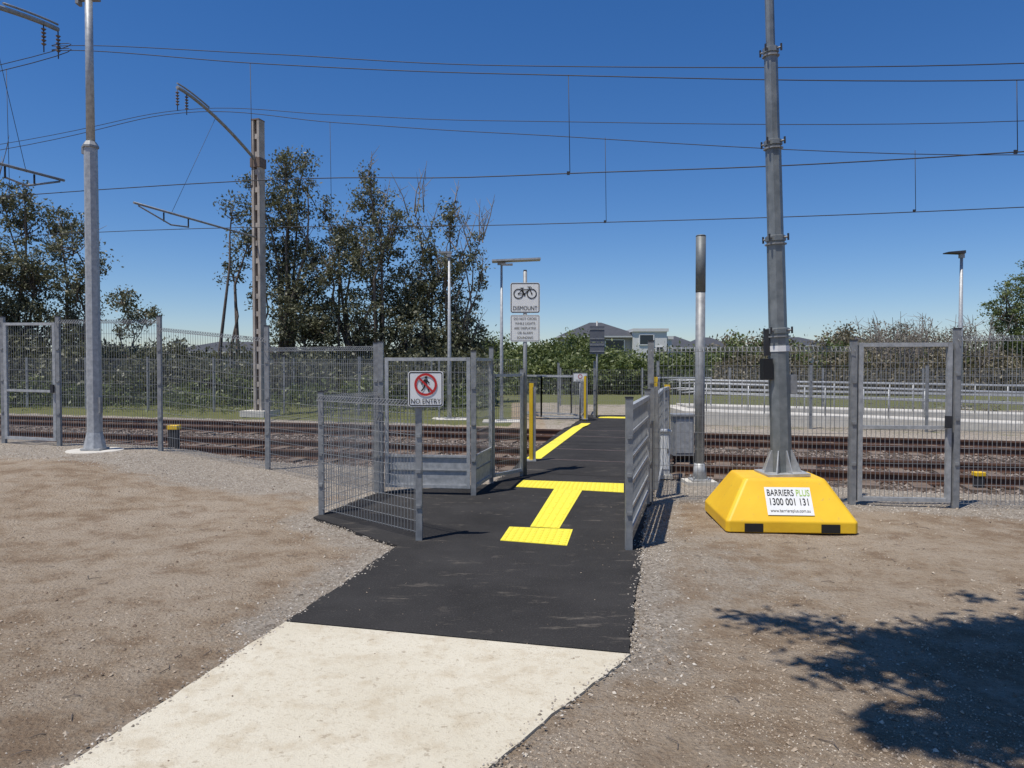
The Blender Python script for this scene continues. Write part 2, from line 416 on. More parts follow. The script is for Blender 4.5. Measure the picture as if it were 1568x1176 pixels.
# ---------------------------------------------------------------- fences
def panel(mb,A,B,z0a,z0b,h,vs=.05,hs=.2,r=.0022,top_roll=False,k='wire'):
    A=Vector((A[0],A[1],0));B=Vector((B[0],B[1],0)); Ln=(B-A).length; n=max(2,int(Ln/vs)); d=(B-A)/Ln; nr=Vector((-d.y,d.x,0))
    zf=lambda t: z0a+(z0b-z0a)*t
    for i in range(n+1):
        t=i/n; p=A+(B-A)*t; z=zf(t)
        mb.beam((p.x,p.y,z+.04),(p.x,p.y,z+h),r*2,r*2,k)
    m=max(2,int(h/hs))
    for j in range(m+1):
        dz=.05+(h-.06)*j/m
        o=nr*(r*2.2)
        a=A+o;b=B+o
        mb.beam((a.x,a.y,z0a+dz),(b.x,b.y,z0b+dz),r*2,r*2,k)
    if top_roll:
        for q,dz in ((.05,-.04),(-.05,-.04),(0,.012)):
            a=A+nr*q;b=B+nr*q
            mb.beam((a.x,a.y,z0a+h+dz),(b.x,b.y,z0b+h+dz),r*2.4,r*2.4,k)
        for i in range(0,n+1,1):
            t=i/n;p=A+(B-A)*t;z=zf(t)+h
            for q in (.05,-.05):
                mb.beam((p.x,p.y,z+.012),(p.x+nr.x*q,p.y+nr.y*q,z-.04),r*2,r*2,k)
def post(mb,x,y,z,h,w=.06,k='galvd',cap=True,rz=0):
    mb.box((x,y,z+h/2-.1),(w,w,h+.2),k,rz)
    if cap: mb.box((x,y,z+h+.008),(w+.008,w+.008,.014),'dark',rz)
    for q in (.25,.5,.75): mb.box((x,y-w/2-.006,z+h*q),(w*.7,.012,.03),'galvd',rz)
def framed(mb,A,B,za,zb,z0,h,vs=.05,hs=.15,mid=None,kick=None,w=.045,k='galv'):
    A3=Vector((A[0],A[1],za));B3=Vector((B[0],B[1],zb));up=Vector((0,0,1)); d=(B3-A3).normalized()
    mb.beam(A3+up*z0,A3+up*h,w,w,k); mb.beam(B3+up*z0,B3+up*h,w,w,k)
    a=A3+d*w*.5;b=B3-d*w*.5
    mb.beam(a+up*(h-w/2),b+up*(h-w/2),w,w-.003,k); mb.beam(a+up*(z0+w/2),b+up*(z0+w/2),w,w-.003,k)
    if mid: mb.beam(a+up*mid,b+up*mid,w*.8,w*.8,k)
    if kick:
        p=a+up*(z0+w+.002); q=b+up*(z0+w+.002)
        mb.beam(p+up*(kick/2),q+up*(kick/2),.006,kick,'galv')
        n=Vector((d.y,-d.x,0))*.012
        mb.beam(p+up*(kick)+n,q+up*(kick)+n,.02,.03,'galv')
        mb.beam(p+up*(kick*.5)+n,q+up*(kick*.5)+n,.012,.012,'galvd')
    panel(mb,a,b,za+z0+(kick or 0),zb+z0+(kick or 0),h-z0-(kick or 0)-w*.5,vs,hs)
def Gz(x,y): return float(gz(x,y))
# left main fence
e=empty('mesh_fence'); LF=[(-9.08,13.17),(-7.89,12.84),(-5.89,12.34),(-3.85,11.6),(-1.76,9.56)]
mb=MB()
ext=[(-17,15.5),(-14.2,14.7),(-11.6,13.9)]+LF
for (x,y) in ext: post(mb,x,y,Gz(x,y),2.25 if x<-3 else 1.95,.065)
mb.build('posts',e)
mb=MB()
for i,(a,b) in enumerate(zip(ext,ext[1:])):
    if i==3: continue
    ha=2.18 if i<6 else 1.9
    if i==5: ha=2.05
    panel(mb,a,b,Gz(*a),Gz(*b),ha,.05,.2,.0022,True)
mb.build('wire_mesh',e)
# left double gate in fence
def lerp2(a,b,t): return (a[0]+(b[0]-a[0])*t,a[1]+(b[1]-a[1])*t)
e=empty('mesh_gate'); mb=MB(); a,b=LF[0],LF[1]
framed(mb,lerp2(a,b,.05),lerp2(a,b,.93),Gz(*a),Gz(*b),.08,2.15,.05,.2,mid=.95,w=.05)
mb.box((b[0]-.10,b[1]+.0,Gz(*b)+1.0),(.05,.09,.14),'dark')
mb.build('gate_leaf',e)
# right main fence
RF=[(1.67,8.88),(4.01,8.67),(5.15,8.55),(7.9,8.25),(10.6,7.9),(13,7.5)]
e=empty('mesh_fence'); mb=MB()
for (x,y),h in zip(RF,(1.95,1.93,2.08,2.05,2.05,2.05)): post(mb,x,y,Gz(x,y),h,.065)
mb.build('posts',e); mb=MB()
for i,(a,b) in enumerate(zip(RF,RF[1:])):
    if i==1: continue
    panel(mb,a,b,0,0,1.86 if i==0 else 1.98,.05,.2,.0022,True)
mb.build('wire_mesh',e)
e=empty('mesh_gate'); mb=MB(); a,b=RF[1],RF[2]
framed(mb,lerp2(a,b,.07),lerp2(a,b,.93),0,0,.06,1.92,.05,.2,mid=.93,w=.05,k='galv')
mb.box((b[0]-.11,b[1]-.04,1.0),(.05,.06,.14),'dark')
mb.build('gate_leaf',e)
# left front chicane
e=empty('pedestrian_enclosure'); mb=MB()
post(mb,-2.1,8.1,0,1.36,.055); post(mb,-.873,6.9,0,1.33,.06); post(mb,-1.68,9.45,0,1.95,.065)
mb.build('posts',e); mb=MB()
panel(mb,(-2.1,8.08),(-.89,6.93),0.03,0.03,1.28,.05,.1,.0024,True)
panel(mb,(-2.1,8.12),(-1.72,9.4),0.03,0.03,1.28,.05,.1,.0024,True)
mb.build('wire_mesh',e)
e=empty('pedestrian_gate'); mb=MB()
post(mb,-.486,9.3,0,1.83,.065); post(mb,-.29,10.3,0,1.9,.06)
framed(mb,(-1.60,9.43),(-.55,9.31),.035,.035,.06,1.72,.05,.15,kick=.36)
framed(mb,(-.475,9.36),(-.30,10.25),.035,.035,.06,1.72,.05,.15,kick=.36)
mb.build('gate_leaf',e)
e=empty('mesh_fence'); mb=MB(); framed(mb,(-.26,10.33),(.14,10.9),.035,.035,.05,1.5,.05,.15)
post(mb,.14,10.92,0,1.6,.05)
mb.build('fence_panel',e)
# right front railing
e=empty('mesh_railing'); mb=MB()
post(mb,1.04,6.54,0,1.36,.06); post(mb,1.60,8.72,0,1.36,.06)
framed(mb,(1.055,6.60),(1.59,8.66),.02,.02,.12,1.28,.05,.1,w=.05)
for zz in (.35,.58,.81,1.04):
    mb.beam((1.06,6.62,zz),(1.585,8.64,zz),.03,.03,'galv')
mb.build('railing_panel',e)
e=empty('mesh_railing'); mb=MB()
framed(mb,(1.80,9.2),(2.32,11.4),.0,.0,.1,1.3,.05,.15,w=.05); 
framed(mb,(2.40,11.7),(2.62,12.4),.0,.0,.1,1.3,.05,.15,w=.05)
mb.box((2.62,12.45,.68),(.09,.05,1.3),'yellow'); mb.box((1.79,9.17,.75),(.05,.05,1.28),'galvd')
mb.build('railing_panel',e)
# far side railings and enclosures
e=empty('mesh_railing'); mb=MB()
framed(mb,(4.02,20.6),(4.7,23.4),0,0,.1,1.3,.06,.2,w=.05); mb.box((4.0,20.5,.68),(.09,.05,1.32),'yellow')
framed(mb,(4.7,23.4),(6.2,23.0),0,0,.1,1.3,.06,.2,w=.05)
mb.build('railing_panel',e)
e=empty('pedestrian_enclosure'); mb=MB()
for a,b in (((2.2,22.0),(1.9,23.6)),((1.9,23.6),(.4,24.6)),((2.2,22.0),(.9,22.6)),((.9,22.6),(.3,24.6)),((2.3,24.4),(2.6,26.5))):
    framed(mb,a,b,0,0,.08,1.35,.06,.2,w=.05)
post(mb,1.56,24.8,0,1.75,.07); post(mb,2.62,23.4,0,1.8,.07); post(mb,4.6,23.3,0,1.8,.07)
mb.build('railing_panel',e)
def bollard_post(name,x,y,h):
    mb=MB(); mb.box((x,y,h/2),(.07,.05,h),'yellow'); mb.box((x+.05,y,h/2-.03),(.05,.05,h-.06),'galvd'); mb.box((x,y,.075),(.16,.14,.02),'galv'); mb.build(name)
bollard_post('yellow_post',.32,12.25,1.36)
bollard_post('yellow_post',2.16,21.8,1.34)
bollard_post('yellow_post',3.30,16.9,1.32)
# far fence
e=empty('mesh_fence'); mb=MB(); mp_=MB()
def farline(x0,x1,yt,h,step=2.6):
    n=int((x1-x0)/step); P=[tpt(yt,x0+(x1-x0)*i/n,0) for i in range(n+1)]
    for p in P: post(mp_,p[0],p[1],Gz(p[0],p[1]),h+.08,.06)
    for a,b in zip(P,P[1:]): panel(mb,a,b,Gz(a[0],a[1]),Gz(b[0],b[1]),h,.07,.2,.0024)
farline(-32,.4,22.6,1.85); farline(5.2,26,21.6,1.6)
mp_.build('posts',e); mb.build('wire_mesh',e)
e=empty('mesh_fence'); mb=MB(); mp_=MB(); farline(-34,-3,26.6,1.8); farline(2,34,31,1.5,3)
mp_.build('posts',e); mb.build('wire_mesh',e)

# ---------------------------------------------------------------- ramp with handrails
e=empty('access_ramp'); mb=MB()
def rp(x,yt,z): return (x,yt-S*x,z)
x0,x1=5.4,19; za,zb=.36,.03
def flight(ya,yb,z0,z1):
    mb.hexa([rp(x0,ya,-.25),rp(x1,ya,-.25),rp(x1,yb,-.25),rp(x0,yb,-.25),rp(x0,ya,z0),rp(x1,ya,z1),rp(x1,yb,z1),rp(x0,yb,z0)],'concpad')
flight(22.4,24.0,za,zb); flight(24.4,25.9,.42,.25)
P=[rp(4.9,22.4,-.2),rp(5.39,22.4,-.2),rp(5.39,25.9,-.2),rp(4.9,25.9,-.2),rp(4.9,22.4,za),rp(5.39,22.4,za),rp(5.39,25.9,za),rp(4.9,25.9,za)]
mb.hexa(P,'concpad')
P=[rp(4.9,27.6,-.2),rp(30,27.6,-.2),rp(30,29.4,-.2),rp(4.9,29.4,-.2),rp(4.9,27.6,.012),rp(30,27.6,.012),rp(30,29.4,.012),rp(4.9,29.4,.012)]
mb.hexa(P,'concpad')
mb.build('ramp_slab',e); mb=MB()
for yt,zl,zr in ((22.5,za,zb),(23.9,za,zb),(24.5,.42,.25),(25.8,.42,.25)):
    n=9
    for i in range(n+1):
        t=i/n; x=x0+.1+(x1-x0-.2)*t; z=zl+(zr-zl)*t
        mb.tube([rp(x,yt,z),rp(x,yt,z+.78)],.02,'galv',6)
    for hh in (.78,.5): mb.tube([rp(x0-.25,yt,zl+hh-.03),rp(x0+.1,yt,zl+hh),rp(x1,yt,zr+hh)],.02,'galv',6)
mb.build('handrails',e)

# ---------------------------------------------------------------- signs
cnt=[0]
def stroke(mb,p,q,w,y,k='black'):
    cnt[0]+=1; yy=y-.0002*(cnt[0]%7)
    p=Vector((p[0],0,p[1]));q=Vector((q[0],0,q[1]));d=(q-p).normalized();n=Vector((-d.z,0,d.x))*w/2
    pts=[p-n,q-n,q+n,p+n]; mb.face([(v.x,yy,v.z) for v in pts],k)
def ring(mb,cx,cz,r0,r1,y,k,n=40):
    for i in range(n):
        a=2*math.pi*i/n;b=2*math.pi*(i+1)/n
        mb.face([(cx+r0*math.cos(a),y,cz+r0*math.sin(a)),(cx+r1*math.cos(a),y,cz+r1*math.sin(a)),(cx+r1*math.cos(b),y,cz+r1*math.sin(b)),(cx+r0*math.cos(b),y,cz+r0*math.sin(b))],k)
def disc(mb,cx,cz,r,y,k,n=20): mb.face([(cx+r*math.cos(-2*math.pi*i/n),y,cz+r*math.sin(-2*math.pi*i/n)) for i in range(n)],k)
def rrect(w,h,r,n=6):
    P=[]
    for cx,cz,a0 in ((w/2-r,h/2-r,0),(-w/2+r,h/2-r,90),(-w/2+r,-h/2+r,180),(w/2-r,-h/2+r,270)):
        for i in range(n+1):
            a=R(a0+90*i/n); P.append((cx+r*math.cos(a),cz+r*math.sin(a)))
    return P
def plate(mb,cz,w,h,r,border,cx=0):
    P=rrect(w,h,r); n=len(P)
    mb.face([(x+cx,-.002,z+cz) for x,z in P],'white')
    mb.face([(x+cx,.002,z+cz) for x,z in P][::-1],'signback')
    for a,b in zip(P,P[1:]+P[:1]): mb.face([(a[0]+cx,-.002,a[1]+cz),(a[0]+cx,.002,a[1]+cz),(b[0]+cx,.002,b[1]+cz),(b[0]+cx,-.002,b[1]+cz)],'galvd')
    if border:
        m_=.008; O=rrect(w-2*m_,h-2*m_,max(r-m_,.004)); I=rrect(w-2*m_-2*border,h-2*m_-2*border,max(r-m_-border,.003))
        for i in range(n):
            j=(i+1)%n
            mb.face([(O[i][0]+cx,-.0035,O[i][1]+cz),(O[j][0]+cx,-.0035,O[j][1]+cz),(I[j][0]+cx,-.0035,I[j][1]+cz),(I[i][0]+cx,-.0035,I[i][1]+cz)],'black')
# dismount sign
e=empty('dismount_sign',(.194,10.96,0),(0,0,R(-2)))
mb=MB(); mb.tube([(0,.03,-.1),(0,.03,3.05)],.03,'galvd',10); mb.box((0,.03,3.06),(.05,.05,.02),'dark')
for zz in (2.5,2.8,2.1,2.3): mb.box((0,.012,zz),(.12,.018,.03),'galv')
mb.build('sign_post',e)
mb=MB(); plate(mb,2.655,.44,.45,.035,.011); plate(mb,2.205,.44,.40,.03,0)
for (a,b) in (((-.205,2.02),(.205,2.02)),((-.205,2.39),(.205,2.39)),((-.205,2.02),(-.205,2.39)),((.205,2.02),(.205,2.39))): stroke(mb,a,b,.005,-.0035)
mb.build('sign_plates',e)
mb=MB(); y=-.006
zc=2.715
for cx in (-.098,.098): ring(mb,cx,zc,.060,.075,y,'black'); disc(mb,cx,zc,.012,y-.0005,'black')
bb=(-.012,zc-.005)
for p,q,w in (((-.098,zc),bb,.012),((-.098,zc),(-.038,zc+.06),.011),(bb,(-.045,zc+.075),.014),(bb,(.06,zc+.062),.013),((-.036,zc+.058),(.062,zc+.062),.013),((.098,zc),(.058,zc+.095),.013),((.035,zc+.1),(.085,zc+.1),.012),((.085,zc+.1),(.098,zc+.082),.01),((-.07,zc+.082),(-.02,zc+.082),.016),(bb,(-.005,zc-.035),.009)):
    stroke(mb,p,q,w,y)
disc(mb,bb[0],bb[1],.018,y-.002,'black')
mb.build('bicycle_symbol',e)
text('DISMOUNT',.086,(0,-.006,2.50),'black',e,sx=.82)
for i,s_ in enumerate(('DO NOT CROSS','WHILE LIGHTS','ARE DISPLAYED','OR ALARM','SOUNDING')):
    text(s_,.050,(0,-.006,2.345-.07*i),'black',e,sx=.92)
# no entry sign
e=empty('no_entry_sign',(-.80,6.84,0),(0,0,R(3)))
mb=MB(); plate(mb,1.435,.325,.33,.03,.009); mb.build('sign_plate',e)
mb=MB(); y=-.006; zc=1.475
ring(mb,0,zc,.083,.105,y-.002,'red')
stroke(mb,(-.066,zc+.066),(.066,zc-.066),.018,y-.003,'red')
disc(mb,.004,zc+.066,.013,y,'black')
for p,q,w in (((.0,zc+.05),(-.004,zc),.03),((-.004,zc+.006),(.022,zc-.03),.016),((.022,zc-.03),(.03,zc-.068),.013),((-.006,zc+.006),(-.018,zc-.032),.016),((-.018,zc-.032),(-.04,zc-.06),.013),((.006,zc+.046),(.034,zc+.012),.011),((-.008,zc+.046),(-.034,zc+.02),.011),((-.034,zc+.02),(-.036,zc-.004),.009)):
    stroke(mb,p,q,w,y)
mb.build('pedestrian_symbol',e)
text('NO ENTRY',.066,(0,-.006,1.318),'black',e,sx=.85)
mb=MB()
for zz in (1.33,1.52): mb.box((-.03,.018,zz),(.18,.02,.03),'galv')
mb.box((-.073,.055,1.42),(.04,.05,.30),'galvd'); mb.build('bracket',e)
# far signs
e=empty('no_entry_sign',(2.03,21.98,0)); mb=MB(); plate(mb,1.3,.42,.26,.02,.008); mb.tube([(0,.03,0),(0,.03,1.42)],.025,'galvd',8); ring(mb,0,1.33,.05,.065,-.006,'red',20)
mb.build('sign_plate',e); text('NO ENTRY',.05,(0,-.006,1.22),'black',e)
e=empty('warning_sign',(2.68,23.3,0)); mb=MB(); mb.tube([(0,0,-.1),(0,0,3.05)],.03,'galvd',8)
mb.box((0,-.04,2.65),(.46,.006,.5),'signback'); mb.box((0,-.04,2.2),(.46,.006,.36),'signback')
for zz in (2.1,2.3,2.5,2.8): mb.box((0,-.05,zz),(.46,.014,.03),'galvd')
mb.build('sign_back',e)

# ---------------------------------------------------------------- solar street lights
def light(name,x,y,h,r=.055,arm=None,k='galv'):
    e=empty(name,(x,y,Gz(x,y))); mb=MB()
    mb.tube([(0,0,-.1),(0,0,h*.35),(0,0,h)],[r*1.15,r,r*.6],k,10); mb.box((0,0,.02),(.3,.3,.03),'galv'); mb.box((0,0,-.02),(1.1,1.1,.06),'concpad')
    mb.box((0,-.08,.9),(.1,.05,.3),'galvd')
    mb.build('pole',e); return e
e=light('street_lamp',-.31,21.9,4.72)
mb=MB(); mb.hexa([(-.28,-.22,4.70),(1.15,-.22,4.76),(1.15,.22,4.76),(-.28,.22,4.70),(-.28,-.22,4.75),(1.15,-.22,4.81),(1.15,.22,4.81),(-.28,.22,4.75)],'galv')
mb.box((.0,0,4.66),(.24,.12,.08),'galvd'); mb.box((.16,0,4.63),(.34,.14,.05),'cab'); mb.build('solar_head',e)
e=light('street_lamp',-1.95,23,5.15,.06)
mb=MB(); mb.box((-.12,0,5.17),(.42,.14,.06),'galvd'); mb.box((0,0,5.1),(.13,.13,.14),'galvd'); mb.build('lamp_head',e)
e=light('street_lamp',17.6,29,6.0,.09)
mb=MB(); mb.hexa([(-.62,-.2,6.06),(.05,-.2,6.04),(.05,.2,6.04),(-.62,.2,6.06),(-.62,-.2,6.10),(.05,-.2,6.16),(.05,.2,6.16),(-.62,.2,6.10)],'dark'); mb.box((0,0,5.98),(.16,.16,.2),'galvd'); mb.build('lamp_head',e)

# ---------------------------------------------------------------- left steel pole
e=empty('steel_pole',(-6.8,12.0,Gz(-6.8,12.0))); mb=MB()
mb.tube([(0,0,.04),(0,0,3.0),(0,0,4.9)],[.115,.105,.10],'galv',8,smooth=False)
mb.tube([(0,0,4.9),(0,0,4.93),(0,0,5.0)],[.122,.122,.08],'galvd',8,smooth=False)
mb.tube([(0,0,5.0),(0,0,7.75)],[.066,.055],'galv',10)
mb.box((-.09,0,4.86),(.08,.08,.12),'galvd')
mb.box((0,0,7.28),(.34,.10,.06),'galvd'); mb.box((.13,0,7.35),(.07,.1,.1),'dark'); mb.box((-.16,0,7.25),(.05,.12,.14),'galvd')
mb.tube([(0,0,.02),(0,0,.05)],.22,'galv',4,smooth=False)
mb.tube([(0,0,.05),(0,0,.3)],[.17,.118],'galv',8,smooth=False)
mb.box((.115,-.02,.75),(.03,.08,.26),'galvd')
mb.build('pole',e); mb=MB(); mb.tube([(0,0,-.1),(0,0,.015)],.42,'concpad',20); mb.build('footing',e)

# post behind right fence
e=empty('steel_post',(2.64,10.36,0)); mb=MB()
mb.tube([(0,0,.03),(0,0,2.68)],[.068,.066],'galvd',12); mb.tube([(0,0,2.68),(0,0,3.46)],[.069,.069],'posttop',12); mb.tube([(0,0,3.46),(0,0,3.475)],[.072,.06],'posttop',12)
mb.box((0,0,.05),(.26,.26,.02),'galv'); mb.box((0,0,.0),(.42,.42,.07),'concpad')
for a in (-1,1):
    for b_ in (-1,1): mb.tube([(a*.1,b_*.1,.05),(a*.1,b_*.1,.1)],.012,'galvd',6)
mb.tube([(.0,0,.06),(0,0,.28)],[.10,.072],'galv',8)
mb.build('post',e)

# ---------------------------------------------------------------- telescopic mast on ballast block
e=empty('mast_base_barrier',(2.80,7.80,0),(0,0,R(-4))); mb=MB()
def loft(mb,rings,k):
    o=len(mb.v); i=mb.mi(k)
    for r in rings: mb.v+=r
    n=len(rings[0])
    for j in range(len(rings)-1):
        for a in range(n):
            b_=(a+1)%n; mb.f.append((o+j*n+a,o+j*n+b_,o+(j+1)*n+b_,o+(j+1)*n+a)); mb.m.append(i); mb.s.append(False)
    mb.f.append(tuple(o+(len(rings)-1)*n+a for a in range(n))); mb.m.append(i); mb.s.append(False)
    mb.f.append(tuple(o+a for a in range(n-1,-1,-1))); mb.m.append(i); mb.s.append(False)
def chr_(w,d,z,c):
    return [(-w/2+c,-d/2,z),(w/2-c,-d/2,z),(w/2,-d/2+c,z),(w/2,d/2-c,z),(w/2-c,d/2,z),(-w/2+c,d/2,z),(-w/2,d/2-c,z),(-w/2,-d/2+c,z)]
loft(mb,[chr_(1.28,1.14,.0,.03),chr_(1.28,1.14,.11,.03),chr_(.84,.66,.475,.03),chr_(.80,.62,.50,.03)],'byellow')
mb.build('ballast_block',e,bevel=.010)
mb=MB()
for x in (-.37,.37):
    mb.box((x,-.571,.048),(.18,.006,.085),'black')  # flat black plates on the lip paint the shade inside the fork pockets
for x in (-.3,.0,.3): mb.box((x,.571,.048),(.1,.006,.085),'black')
mb.build('fork_pocket_shade',e)
th=math.atan2(.365,.24)
ss=empty('label',(0,-.455,.295),(th,0,0)); ss.parent=e
mb=MB(); mb.face([(-.225,-.15,.004),(.225,-.15,.004),(.225,.15,.004),(-.225,.15,.004)],'white'); mb.build('label_plate',ss)
z0=(0,0,0)
text('BARRIERS',.098,(-.075,.085,.007),'black',ss,rot=z0,sx=.64,bold=.0008); text('PLUS',.098,(.145,.085,.007),'green',ss,rot=z0,sx=.64,bold=.0008)
text('1300 001 131',.105,(0,-.012,.007),'black',ss,rot=z0,sx=.69,bold=.0012); text('www.barriersplus.com.au',.046,(0,-.105,.007),'black',ss,rot=z0,sx=.82)
e=empty('telescopic_mast',(2.86,7.80,.50),(0,R(-2.0),0)); mb=MB()
for z0_,z1_,r in ((.03,1.55,.108),(1.55,2.52,.093),(2.52,3.52,.082),(3.52,4.48,.070),(4.48,6.6,.046)):
    mb.tube([(0,0,z0_),(0,0,z1_)],[r,r*.97],'mast',8,smooth=False)
for z_,r in ((1.55,.108),(2.52,.093),(3.52,.082),(4.48,.070)):
    mb.tube([(0,0,z_-.06),(0,0,z_-.01),(0,0,z_)],[r+.012,r+.012,r-.01],'mast',8,smooth=False)
    for a in range(4):
        t=math.pi/4+math.pi/2*a; c_,s_=math.cos(t),math.sin(t)
        mb.tube([(c_*r*.9,s_*r*.9,z_-.03),(c_*(r+.045),s_*(r+.045),z_-.03)],.011,'galvd',6)
        mb.box((c_*(r+.045),s_*(r+.045),z_-.03),(.016,.016,.07),'dark')
    mb.tube([(0,0,z_-.10),(0,0,z_-.085)],r+.018,'galvd',8,smooth=False)
mb.box((0,0,.015),(.44,.44,.03),'galv')
for a in range(8):
    t=math.pi/4*a+.2; c_,s_=math.cos(t),math.sin(t); q=(-s_*.006,c_*.006)
    P=[]
    for zz,ra,rb in ((.03,.10,.205),(.26,.10,.112)):
        P+=[(c_*ra-q[0],s_*ra-q[1],zz),(c_*rb-q[0],s_*rb-q[1],zz),(c_*rb+q[0],s_*rb+q[1],zz),(c_*ra+q[0],s_*ra+q[1],zz)]
    mb.hexa(P,'galv')
mb.box((-.14,-.02,1.12),(.1,.12,.22),'black'); mb.box((-.13,-.02,1.4),(.05,.05,.28),'dark')
mb.box((.13,.03,.95),(.10,.12,.2),'galvd'); mb.tube([(0,0,1.30),(0,0,1.36)],.112,'white',8,smooth=False)
mb.build('mast_sections',e)

# cabinets
e=empty('control_cabinet',(2.20,10.9,0)); mb=MB(); mb.box((0,0,.36),(.24,.22,.62),'cab'); mb.box((0,0,.69),(.28,.26,.03),'cab'); mb.box((0,-.114,.38),(.20,.006,.5),'white'); mb.box((.08,-.12,.4),(.02,.012,.07),'dark'); mb.box((0,0,.02),(.3,.28,.06),'concpad'); mb.build('cabinet',e,bevel=.006)
e=empty('control_cabinet',(3.05,13.2,-.02)); mb=MB(); mb.box((0,0,.42),(.36,.3,.7),'galvd'); mb.box((0,0,.79),(.42,.36,.04),'galvd'); mb.box((0,-.154,.42),(.3,.006,.6),'galv'); mb.build('cabinet',e,bevel=.006)
e=empty('cable_marker',(-6.15,13.4,Gz(-6.15,13.4))); mb=MB(); mb.box((0,0,.2),(.16,.14,.42),'dark'); mb.box((0,0,.45),(.19,.17,.08),'yellow'); mb.build('marker_post',e,bevel=.01)
e=empty('cable_marker',(6.6,10.4,Gz(6.6,10.4))); mb=MB(); mb.box((0,0,.1),(.12,.1,.22),'dark'); mb.box((0,0,.24),(.14,.12,.06),'yellow'); mb.build('marker_post',e,bevel=.01)

# ---------------------------------------------------------------- catenary masts
def catmast(x,y,zb,H,side,name='catenary_mast',arm_t=3.6,low_t=5.2,zarm=8.1,zend=9.25,zl=5.7,topz=9.6):
    e=empty(name,(x,y,zb)); mb=MB(); a=math.atan2(-S,1); w=.30
    for q in (-1,1):
        c=Vector((math.cos(a),math.sin(a),0))*q*.105
        mb.box((c.x,c.y,H/2),(.085,.30,H),'post_conc',a)
    mb.box((0,0,H/2-.05),(.122,.07,H-.1),'rust2',a)
    for i in range(16): mb.box((0,-.0,.4+i*H/16.6),(.124,.22,.16),'post_conc',a)
    mb.box((0,0,.02),(.9,.9,.2),'concpad',a); mb.box((0,0,H+.02),(.3,.32,.04),'rust2',a)
    mb.build('mast',e)
    d=-tn if side<0 else tn
    mb=MB(); up=Vector((0,0,1))
    pts=[];n=14
    for i in range(n+1):
        t=i/n; pts.append(d*(arm_t*t)+up*(zarm+(zend-zarm)*(1-(1-t)**1.55)))
    mb.tube(pts,.05,'galvd',8)
    mb.tube([p+up*.11 for p in pts[9:]],.025,'galvd',6)
    mb.box((0,0,zarm),(.36,.36,.3),'rust2',a)
    mb.tube([d*.15+up*(zl-.0),d*low_t+up*(zl+.05)],.03,'galvd',8)
    mb.tube([d*(low_t*.62)+up*(zl-.22),d*(low_t*.75)+up*(zl-.28),d*(low_t*.97)+up*(zl)],.022,'galvd',6)
    for f_ in (.62,.8): mb.tube([d*(low_t*f_)+up*(zl),d*(low_t*f_)+up*(zl-.24)],.02,'cable',6)
    mb.tube([d*(arm_t*.55)+up*(zend-.25),d*(low_t*.75)+up*(zl)],.006,'cable',5)
    # insulators
    for f_ in (.90,1.0):
        p=d*(arm_t*f_)+up*(zend-.02); L_=.62
        mb.tube([p,p-up*L_],.012,'cable',6)
        for q in range(5): mb.tube([p-up*(.12+q*.08),p-up*(.15+q*.08)],[.055,.03],'rust2',8)
    mb.build('cantilever_arms',e); return e
catmast(-8.2,24.0,.08,9.45,-1)
catmast(-11.1,13.1,.1,9.4,1,zarm=8.35,zend=9.0,arm_t=3.6,low_t=3.7,zl=5.65)
catmast(52,-2,0,9.4,-1)
# wires
wb=MB()
def wire(pts,r=.011,n=10):
    P=[Vector(p) for p in pts]; out=[]
    P=[P[0]*2-P[1]]+P+[P[-1]*2-P[-2]]
    for i in range(1,len(P)-2):
        for j in range(n):
            t=j/n; a,b,c,d=P[i-1:i+3]
            out.append(.5*((2*b)+(c-a)*t+(2*a-5*b+4*c-d)*t*t+(3*b-a-3*c+d)*t**3))
    out.append(P[-2]); wb.tube(out,r,'cable',5,caps=False)
def W(yt,lst,r=.011): 
    wire([(x,yt-S*x,z) for x,z in lst],r*.85); return lst
def zat(l,x):
    for (a,za_),(b,zb_) in zip(l,l[1:]):
        if a<=x<=b: return za_+(zb_-za_)*(x-a)/(b-a)
    return l[-1][1]
nm_=W(13.5,[(-60,9),(-35,6.9),(-11.8,8.36),(-10,8.62),(-5,7.72),(0,6.93),(7.8,5.93),(14,5.7),(26,6.6),(52,8.7)],.011)
W(13.5,[(-60,9.1),(-35,7.1),(-11.8,8.5),(-10,8.72),(-5,7.92),(0,7.08),(7.8,6.18),(14,6.0),(26,7),(52,9)],.010)
nc=W(13.5,[(-60,5.6),(-11.8,5.52),(0,5.10),(7.8,4.87),(26,4.9),(52,5)],.012)
fm=W(17.8,[(-60,9),(-35,7.3),(-15.6,8.15),(-9.1,8.62),(-4.5,7.9),(0,7.2),(10.2,5.83),(20,5.8),(52,8)],.011)
W(17.8,[(-60,9.2),(-35,7.7),(-15.6,8.32),(-9.1,8.70),(-4.5,8.1),(0,7.5),(10.2,6.5),(20,6.5),(52,8.3)],.010)
fc=W(17.8,[(-60,5.6),(-15.6,5.55),(0,5.03),(10.2,4.80),(26,4.8),(52,5)],.012)
for yt,x,top,bot in ((13.5,1.0,nm_,nc),(13.5,-5.3,nm_,nc),(13.5,7.6,nm_,nc),(17.8,2.15,fm,fc),(17.8,8.3,fm,fc),(17.8,-4.7,fm,fc),(13.5,-11.5,nm_,nc),(17.8,-12.2,fm,fc)):
    a=(x,yt-S*x,zat(top,x)); b_=(x+.03,yt-S*x,zat(bot,x)); wb.tube([a,b_],.0065,'cable',5); 
    wb.box((x,yt-S*x,b_[2]),(.05,.02,.06),'cable')
wb.build('overhead_wires')

